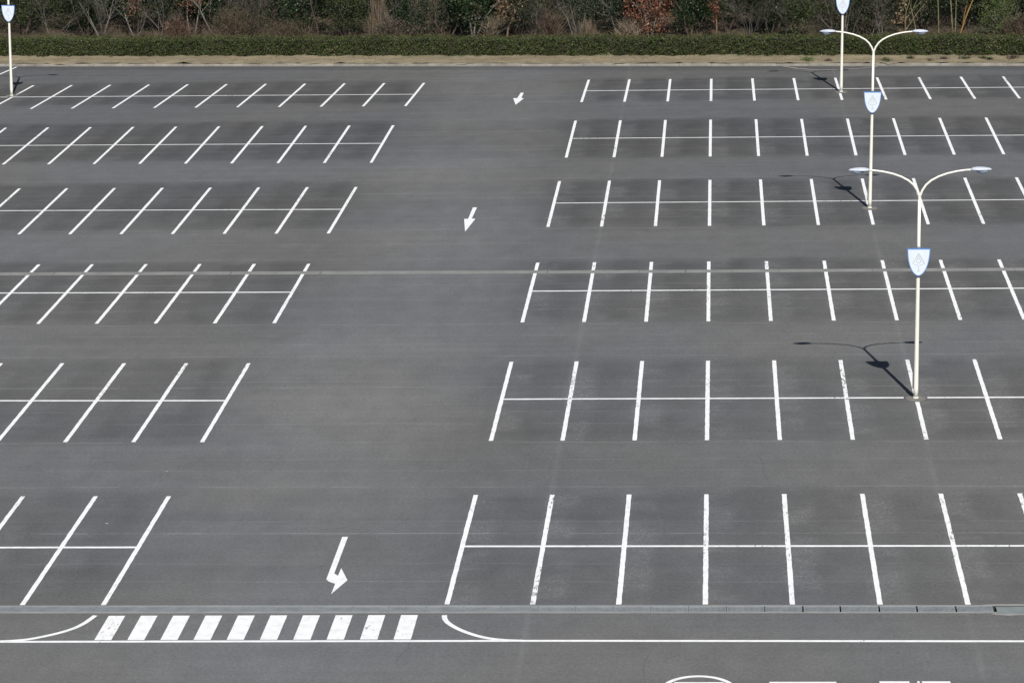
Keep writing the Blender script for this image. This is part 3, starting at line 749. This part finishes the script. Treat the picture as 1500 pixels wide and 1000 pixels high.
bare('bare_shrub', 'grey bare shrub with dense radiating twigs right of the rust vine', 'shrub', 2.5, 8.0, 3.6, 'dusk', 6, 3, .85, .022, ntw=500)
leafy('evergreen_shrub', 'shaded olive shrub behind the grey bare shrub', 'shrub', 4.2, 10.4, 5.0, 4.0, 'mid', nl=5400)
bare('bare_tree', 'bare tree with an arched pale limb left of the lamp post by the hedge', 'tree', 4.9, 8.0, 4.6, 'dusk', 3, 2, 1.1, .04, ntw=400)
leafy('evergreen_shrub', 'small green shrub low behind the arched bare tree', 'shrub', 5.6, 7.8, 2.9, 1.9, 'mid', nl=2600)
brush('twiggy_shrub', 'grey brown brush directly behind the lamp post by the hedge', 'shrub', 8.2, 8.2, 4.6, 3.0, 'twigs', 2400, .26, .009)
leafy('evergreen_shrub', 'olive shrub veiled by the brush behind the lamp post', 'shrub', 8.3, 10.8, 5.0, 4.2, 'mid', nl=5200)
brush('twiggy_shrub', 'purplish grey brush hanging right of the lamp post by the hedge', 'shrub', 10.6, 8.4, 5.0, 2.6, 'twigs', 2600, .2, .009)
leafy('flowering_shrub', 'stalk of pale dead flower heads left of the leaning cane', 'shrub', 12.1, 7.8, 3.6, .9, 'tan', 'olive', nl=420, size=.15, trunks=1, clump=.13)

def canes(name, label, x, n, specs, barkm, nl=0, leaf='mid', spread=.5):
    o = start(name, label, 'bamboo', x, n); P = []
    for (bx, tx, hgt, r0) in specs:
        mb = MB(); pts = []; rad = []
        for k in range(9):
            t = k / 8; pts.append((bx + (tx - bx) * t ** 1.3, .15 * math.sin(t * 2 + bx), hgt * t)); rad.append(r0 * (1 - .65 * t) * (1.12 if k % 2 else .95))
        mb.tube(pts, rad, 8); mb.build('cane', BARK[barkm], o, smooth=True)
        P += [pts[k] for k in range(4, 9)]
    if nl:
        P = np.array(P); idx = rng.integers(0, len(P), nl)
        Q = P[idx] + rng.normal(0, spread, (nl, 3)); quads_object('crown', leaves(Q, .2, .2, None, 0, .8), LEAF[leaf], o)
    return o
canes('cane', 'single pale cane leaning over the right lamp arm', 13.1, 7.2, [(0.0, -1.1, 4.6, .035)], 'olive', 120, 'mid')
leafy('evergreen_shrub', 'very dark shrub behind the leaning cane', 'shrub', 13.6, 10.0, 5.4, 4.0, 'dark', nl=6000, size=.16, aspect=.4)
canes('bamboo_clump', 'three slim green bamboo canes left of the golden cane', 14.6, 7.4, [(-.15, -.35, 6, .04), (.75, .25, 6, .045), (.9, 1.0, 6, .035)], 'olive', 700, 'mid', .6)
canes('bamboo_clump', 'thick golden cane leaning right with side branches', 15.7, 7.3, [(.0, 2.0, 5.0, .06), (.1, 1.2, 5.4, .03)], 'gold', 500, 'mid', .6)
leafy('evergreen_tree', 'dark leafy tree behind the bamboo canes', 'tree', 16.4, 10.4, 6.0, 4.6, 'dark', nl=7000, size=.18, aspect=.3)
leafy('weeping_shrub', 'fresh green drooping shrub with a curved pale stem near the right end', 'shrub', 18.2, 7.5, 2.9, 2.2, 'bright', 'pale', nl=3000, size=.17, aspect=.25, clump=.28)
brush('dry_shrub', 'reddish dry brush at the right end of the hedge', 'shrub', 19.4, 6.4, 1.9, 2.4, 'rust', 1600, .35, .012, 400, 'rust')
leafy('evergreen_tree', 'dark tree behind the drooping green shrub', 'tree', 20.2, 9.6, 6.0, 4.4, 'dark', nl=6500, size=.16)
leafy('evergreen_shrub', 'dark green shrub between the arched bare tree and the grey bare shrub', 'shrub', 3.7, 8.8, 4.4, 2.2, 'dark', nl=4200)
leafy('evergreen_shrub', 'dark green shrub right of the lamp post by the hedge', 'shrub', 9.6, 9.0, 4.6, 2.4, 'dark', nl=4200)
leafy('evergreen_shrub', 'dark green shrub left of the spreading pale bare tree', 'shrub', -42.6, 9.0, 4.4, 2.4, 'dark', nl=4000)
leafy('evergreen_shrub', 'dark green shrub behind the grey bare tree between the rusty saplings', 'shrub', -37.0, 9.8, 4.6, 3.0, 'dark', nl=4600)
# margins outside the photograph, for other viewpoints
leafy('evergreen_shrub', 'dark shrub past the left end of the picture', 'shrub', -51.5, 9.0, 5.0, 4.4, 'dark', nl=4000)
leafy('evergreen_shrub', 'olive shrub past the right end of the picture', 'shrub', 24.0, 8.6, 5.0, 4.4, 'mid', nl=4000)

# --- taller trees standing behind, copies of three kinds
def proto(leaf, hgt, wid, nl, size):
    t = empty('background_tree', (0, 0, 0)); rr = random.Random(nl); mb = MB()
    branch_tube(mb, Vector((0, 0, 0)), Vector((0, 0, 1)), hgt * .8, .16, 2, .8, .05, 7, 4, rr); mb.build('trunk', BARK['dark'], t, smooth=True)
    P, out = crown_points(nl, (0, 0, hgt * .55), (wid / 2, wid / 2, hgt * .47), 90, .42); k = P[:, 2] > .3
    quads_object('crown', leaves(P[k], size, .55, out[k], .5, .2), LEAF[leaf], t); return t
protos = [proto('dark', 8.5, 5.4, 7000, .22), proto('greygreen', 8.0, 5.2, 6000, .22), proto('mid', 9.0, 5.6, 6500, .22)]
used = [False] * 3
kinds = ['tall dark evergreen tree', 'tall grey green tree', 'tall olive green tree']
where = ['at the far left of the woods', 'behind the spreading bare tree', 'behind the two pale trunks', 'behind the misty brush', 'behind the deep green shrub', 'behind the narrow conifer',
         'behind the big glossy evergreen', 'behind the crossing pale trunks', 'behind the rust oak', 'behind the grey bare shrub', 'behind the lamp post by the hedge', 'behind the leaning cane', 'behind the bamboo', 'at the far right of the woods']
r = random.Random(21)
for k in range(44):
    x = -77 + k * 5.9 * .5 + r.uniform(-.6, .6); row = k % 2; p = (k * 2 + row) % 3
    o = protos[p]
    if used[p]:
        c = o.copy(); COL.objects.link(c)
        for ch in o.children:
            d = ch.copy(); COL.objects.link(d); d.parent = c
        o = c
    used[p] = True
    n = (13.2, 17.5)[row] + r.uniform(-.6, .6); X, Y = verge(x, n)
    o.location = (X, Y, wood_z(n) - .1); o.rotation_euler = (0, 0, r.uniform(0, 6.28)); s = r.uniform(.85, 1.15); o.scale = (s, s, s)
    w = where[min(int((x + 50) / 5.2), 13) if x > -50 else 0]
    tag(o, kinds[p] + (' in the back row ' if row else ' ') + w, 'tree', 'tall trees at the back of the woods')

# ------------------------------------------------------------------ weeds on the verge
for (x, n, s, lf, lab) in ((5.9, 1.1, .5, 'bright', 'bright green weed tuft on the dirt left of the lamp post by the hedge'),
    (10.75, 1.1, .32, 'mid', 'small green weed right of the lamp by the hedge'), (12.3, 1.9, .22, 'mid', 'tiny dark weed on the dirt right of the middle lamp'),
    (14.3, 1.6, .24, 'rust', 'small brown weed on the dirt below the bamboo'), (15.6, 1.7, .36, 'mid', 'green weed clump on the dirt below the golden cane'),
    (16.7, 1.8, .30, 'mid', 'spreading green weed right of the clump below the golden cane'), (17.1, 1.5, .22, 'dark', 'little dark weed on the dirt below the drooping shrub'),
    (18.5, 1.9, .36, 'rust', 'dry brown weed near the right end of the verge'), (7.2, 1.0, .22, 'rust', 'dry weed beside the curved gutter edging'),
    (13.4, 1.2, .24, 'straw', 'pale dry weed patch near the kerb below the bamboo')):
    X, Y = verge(x, n); N = int(260 * s / .3)
    P = rng.normal(size=(N, 3)) * np.array([s * .5, s * .5, s * .28]); P[:, 2] = np.abs(P[:, 2])
    o = quads_object('weed_clump', leaves(P, .085, .4, None, 0), LEAF[lf]); o.location = (X, Y, .10 + .015 * n); tag(o, lab, 'weed', 'weeds on the dirt verge')  # each is a low weed of loose leaves, not a bush

n = 9000
X = rng.uniform(-60, 34, n); nn = .25 + 2.9 * rng.beta(1.1, .9, n); k = (np.sin(X * .8) + np.sin(X * 2.1 + nn * 2) + rng.normal(0, .9, n)) > .3
X, nn = X[k], nn[k]
P = np.stack([X, 165.8 - .11 * X + nn * 1.006, .09 + .015 * nn], 1)
tag(quads_object('dry_grass', blades(P, rng.uniform(.04, .15, len(P)), .7, .012), LEAF['straw']), 'short dry grass scattered on the dirt verge', kind='stuff')

# ------------------------------------------------------------------ street lamps
def make_lamp():
    root = empty('street_lamp', (0, 0, 0))
    mb = MB(); N = 40
    prof = [(.36, -.06), (.36, .010), (.33, .016), (.16, .02)]
    for k in range(N):
        a0, a1 = 6.2832 * k / N, 6.2832 * (k + 1) / N
        for (r0, z0), (r1, z1) in zip(prof[:-1], prof[1:]):
            mb.quad((r0 * math.cos(a0), r0 * math.sin(a0), z0), (r0 * math.cos(a1), r0 * math.sin(a1), z0), (r1 * math.cos(a1), r1 * math.sin(a1), z1), (r1 * math.cos(a0), r1 * math.sin(a0), z1))
    mb.poly([(.16 * math.cos(6.2832 * k / N), .16 * math.sin(6.2832 * k / N), .02) for k in range(N)])
    mb.build('footing', MAT['footing'], root)
    mb = MB(); mb.tube([(0, 0, .02), (0, 0, .4), (0, 0, 1.5), (0, 0, 3.5), (0, 0, 5.5), (0, 0, 7.33)], [.088, .086, .080, .070, .061, .052], 20)
    pole = mb.build('pole', MAT['cream'], root, smooth=True)
    mb = MB(); mb.tube([(0, 0, .03), (0, 0, .075)], [.105, .10], 20); mb.build('base_collar', MAT['cream'], pole)
    mb = MB(); mb.box(-.12, .06, .075, .17, .35, .85); mb.build('control_box', MAT['box'], pole)
    mb = MB(); mb.tube([(0, 0, 7.33), (0, 0, 7.42)], [.060, .056], 16); mb.build('arm_socket', MAT['cream'], pole)
    curve = [(.012, 7.34), (.035, 7.50), (.10, 7.66), (.22, 7.84), (.40, 8.00), (.66, 8.14), (.95, 8.245), (1.30, 8.325), (1.60, 8.365), (1.85, 8.38)]
    for s in (-1, 1):
        mb = MB(); mb.tube([(s * x, 0, z) for x, z in curve], [.042, .042, .041, .040, .039, .037, .036, .034, .033, .033], 12)
        mb.build('arm', MAT['cream'], root, smooth=True)
        # cobra head: flattened teardrop shell, glass bowl beneath
        mb = MB(); n, seg = 14, 16
        prof = []
        for k in range(n + 1):
            t = k / n; w = .036 + .115 * math.sin(math.pi * min(1, t ** .8) ) ** .7 * (1 if t < 1 else 0); prof.append((1.76 + .74 * t, max(w, .004) if k < n else .01))
        rings = []
        for (x, w) in prof:
            ring = []
            for q in range(seg):
                a = 2 * math.pi * q / seg; zz = math.sin(a); ring.append((s * x, w * math.cos(a), 8.385 + (.62 * w * zz if zz > 0 else .22 * w * zz)))
            rings.append(ring)
        for k in range(n):
            for q in range(seg):
                q2 = (q + 1) % seg; f = (rings[k][q], rings[k][q2], rings[k + 1][q2], rings[k + 1][q]); mb.quad(*(f if s > 0 else f[::-1]))
        mb.poly(rings[0]); mb.poly(rings[-1])
        head = mb.build('lamp_head', MAT['head'], root, smooth=True); fix_normals(head)
        mb = MB(); rows_ = 6
        for k in range(rows_):
            for q in range(20):
                def pt(k_, q_):
                    ph_ = math.pi / 2 * k_ / rows_; a = 2 * math.pi * q_ / 20
                    return (s * 2.17 + .235 * math.cos(ph_) * math.cos(a), .115 * math.cos(ph_) * math.sin(a), 8.365 - .135 * math.sin(ph_))
                mb.quad(pt(k, q), pt(k + 1, q), pt(k + 1, q + 1), pt(k, q + 1))
        gl = mb.build('lamp_glass', MAT['glass'], head, smooth=True); fix_normals(gl)
    # shield sign
    def shield(w, h0, top, inset=0):
        right = [(1, 1.0), (.985, .90), (.955, .75), (.90, .58), (.80, .41), (.66, .26), (.48, .13), (.28, .045), (.10, .0)]
        R = [(w * u, top - h0 * (1 - v)) for u, v in right]
        return R + [(-x, z) for x, z in reversed(R)]
    ax = lambda u, w, d: (u, d, w)
    mb = MB(); mb.prism(shield(.412, 1.0, 5.575), ax, -.145, -.085)
    sb = mb.build('sign_board', MAT['sign_blue'], root); fix_normals(sb)
    mb = MB(); mb.prism(shield(.378, .932, 5.535), ax, -.149, -.1455); sf = mb.build('sign_face', MAT['sign_white'], sb); fix_normals(sf)
    for z_ in (4.62, 5.40): mb = MB(); mb.box(-.1, .1, -.086, .075, z_, z_ + .04); mb.build('bracket', MAT['box'], sb)
    for z_ in (4.52, 5.58): mb = MB(); mb.tube([(0, 0, z_), (0, 0, z_ + .05)], [.073, .073], 18); mb.build('clamp', MAT['box'], pole)
    mb = MB()
    def bar(x0, z0, x1, z1, w):
        d = Vector((x1 - x0, z1 - z0)).normalized(); nx, nz = -d.y * w / 2, d.x * w / 2
        mb.prism([(x0 + nx, z0 + nz), (x1 + nx, z1 + nz), (x1 - nx, z1 - nz), (x0 - nx, z0 - nz)], ax, -.1525, -.1495)
    A_ = (0, 5.40)
    bar(0, 5.40, -.215, 5.02, .018); bar(0, 5.40, .215, 5.02, .018)
    bar(0, 5.33, -.085, 5.10, .011); bar(0, 5.33, .085, 5.10, .011); bar(-.05, 5.20, .05, 5.20, .010); bar(-.085, 5.10, 0, 5.04, .011); bar(.085, 5.10, 0, 5.04, .011)
    P_ = [(-.17, 5.02), (-.10, 4.975), (0, 4.955), (.10, 4.975), (.19, 5.03)]
    for a, b_ in zip(P_[:-1], P_[1:]): bar(*a, *b_, .012)
    bar(0, 4.90, 0, 4.76, .014); bar(-.05, 4.755, .05, 4.755, .012); bar(-.03, 4.87, 0, 4.905, .010)
    em = mb.build('emblem', MAT['sign_grey'], sb); fix_normals(em)
    return root
lamp0 = make_lamp()
LAB = ['largest cream twin-arm lamp post, shield sign fully seen against the asphalt',
       'cream twin-arm lamp post between two others, lamp heads seen against the hedge',
       'cream lamp post at the last row whose sign is cut by the picture top',
       'lone cream lamp post in the left corner of the lot, sign seen against the woods']
def copy_tree(o, parent=None):
    c = o.copy(); COL.objects.link(c); c.parent = parent
    for ch in o.children: copy_tree(ch, c)
    return c
for k, (x, y, lean) in enumerate(LAMPS):
    o = lamp0 if k == 0 else copy_tree(lamp0)
    o.location = (x, y, 0); o.rotation_euler = (0, lean, 0)
    tag(o, LAB[k], 'lamp post', 'twin-arm lamp posts in the lot')

# a little litter
for (x, y, s, lab) in ((-19.15, 80.1, .06, 'pale scrap of paper in the nearest bays at the left'), (-18.25, 85.4, .035, 'tiny pale scrap on the lane at the left of the aisle')):
    mb = MB(); pts = [(s * math.cos(a) * random.uniform(.7, 1.2), s * math.sin(a) * random.uniform(.5, 1), random.uniform(.012, .035)) for a in np.linspace(0, 5.4, 7)]
    for a, b_ in zip(pts, pts[1:] + pts[:1]): mb.poly([a, b_, (0, 0, .045)])
    o = mb.build('paper_scrap', MAT['concrete']); o.location = (x, y, 0); tag(o, lab, 'litter')

# ------------------------------------------------------------------ light, sky, camera
sd = Vector((.212, -.905, 1.0)).normalized()               # towards the sun
sun = bpy.data.lights.new('sun', 'SUN'); sun.energy = 4.5; sun.angle = math.radians(.4); sun.color = (1.0, .955, .89)
so = bpy.data.objects.new('sun', sun); COL.objects.link(so); so.location = (20, -60, 80); so.rotation_euler = sd.to_track_quat('Z', 'Y').to_euler()
W = bpy.data.worlds.new('World'); S.world = W; W.use_nodes = True
bg = W.node_tree.nodes['Background']; sky = W.node_tree.nodes.new('ShaderNodeTexSky'); sky.sky_type = 'NISHITA'; sky.sun_disc = False
sky.sun_elevation = math.asin(sd.z); sky.sun_rotation = math.atan2(sd.x, sd.y)
sky.air_density = 1.0; sky.dust_density = .6
W.node_tree.links.new(sky.outputs[0], bg.inputs['Color']); bg.inputs['Strength'].default_value = .05

cam = bpy.data.cameras.new('camera'); co = bpy.data.objects.new('camera', cam); COL.objects.link(co)
R_ = Vector((0.99680189, 0.07351042, -0.03134033)); U_ = Vector((0.01070911, 0.26576547, 0.96397823)); F_ = Vector((-0.07919163, 0.96123095, -0.26412829))
M = Matrix((R_, U_, -F_)).transposed().to_4x4(); M.translation = Vector((.6595, 0, 27.928)); co.matrix_world = M
cam.sensor_width = 36; cam.lens = 3930.14 / 1500 * 36; cam.clip_end = 4000; cam.clip_start = .5
S.camera = co
S.view_settings.view_transform = 'Standard'; S.view_settings.look = 'None'; S.view_settings.gamma = 1; S.view_settings.exposure = .24
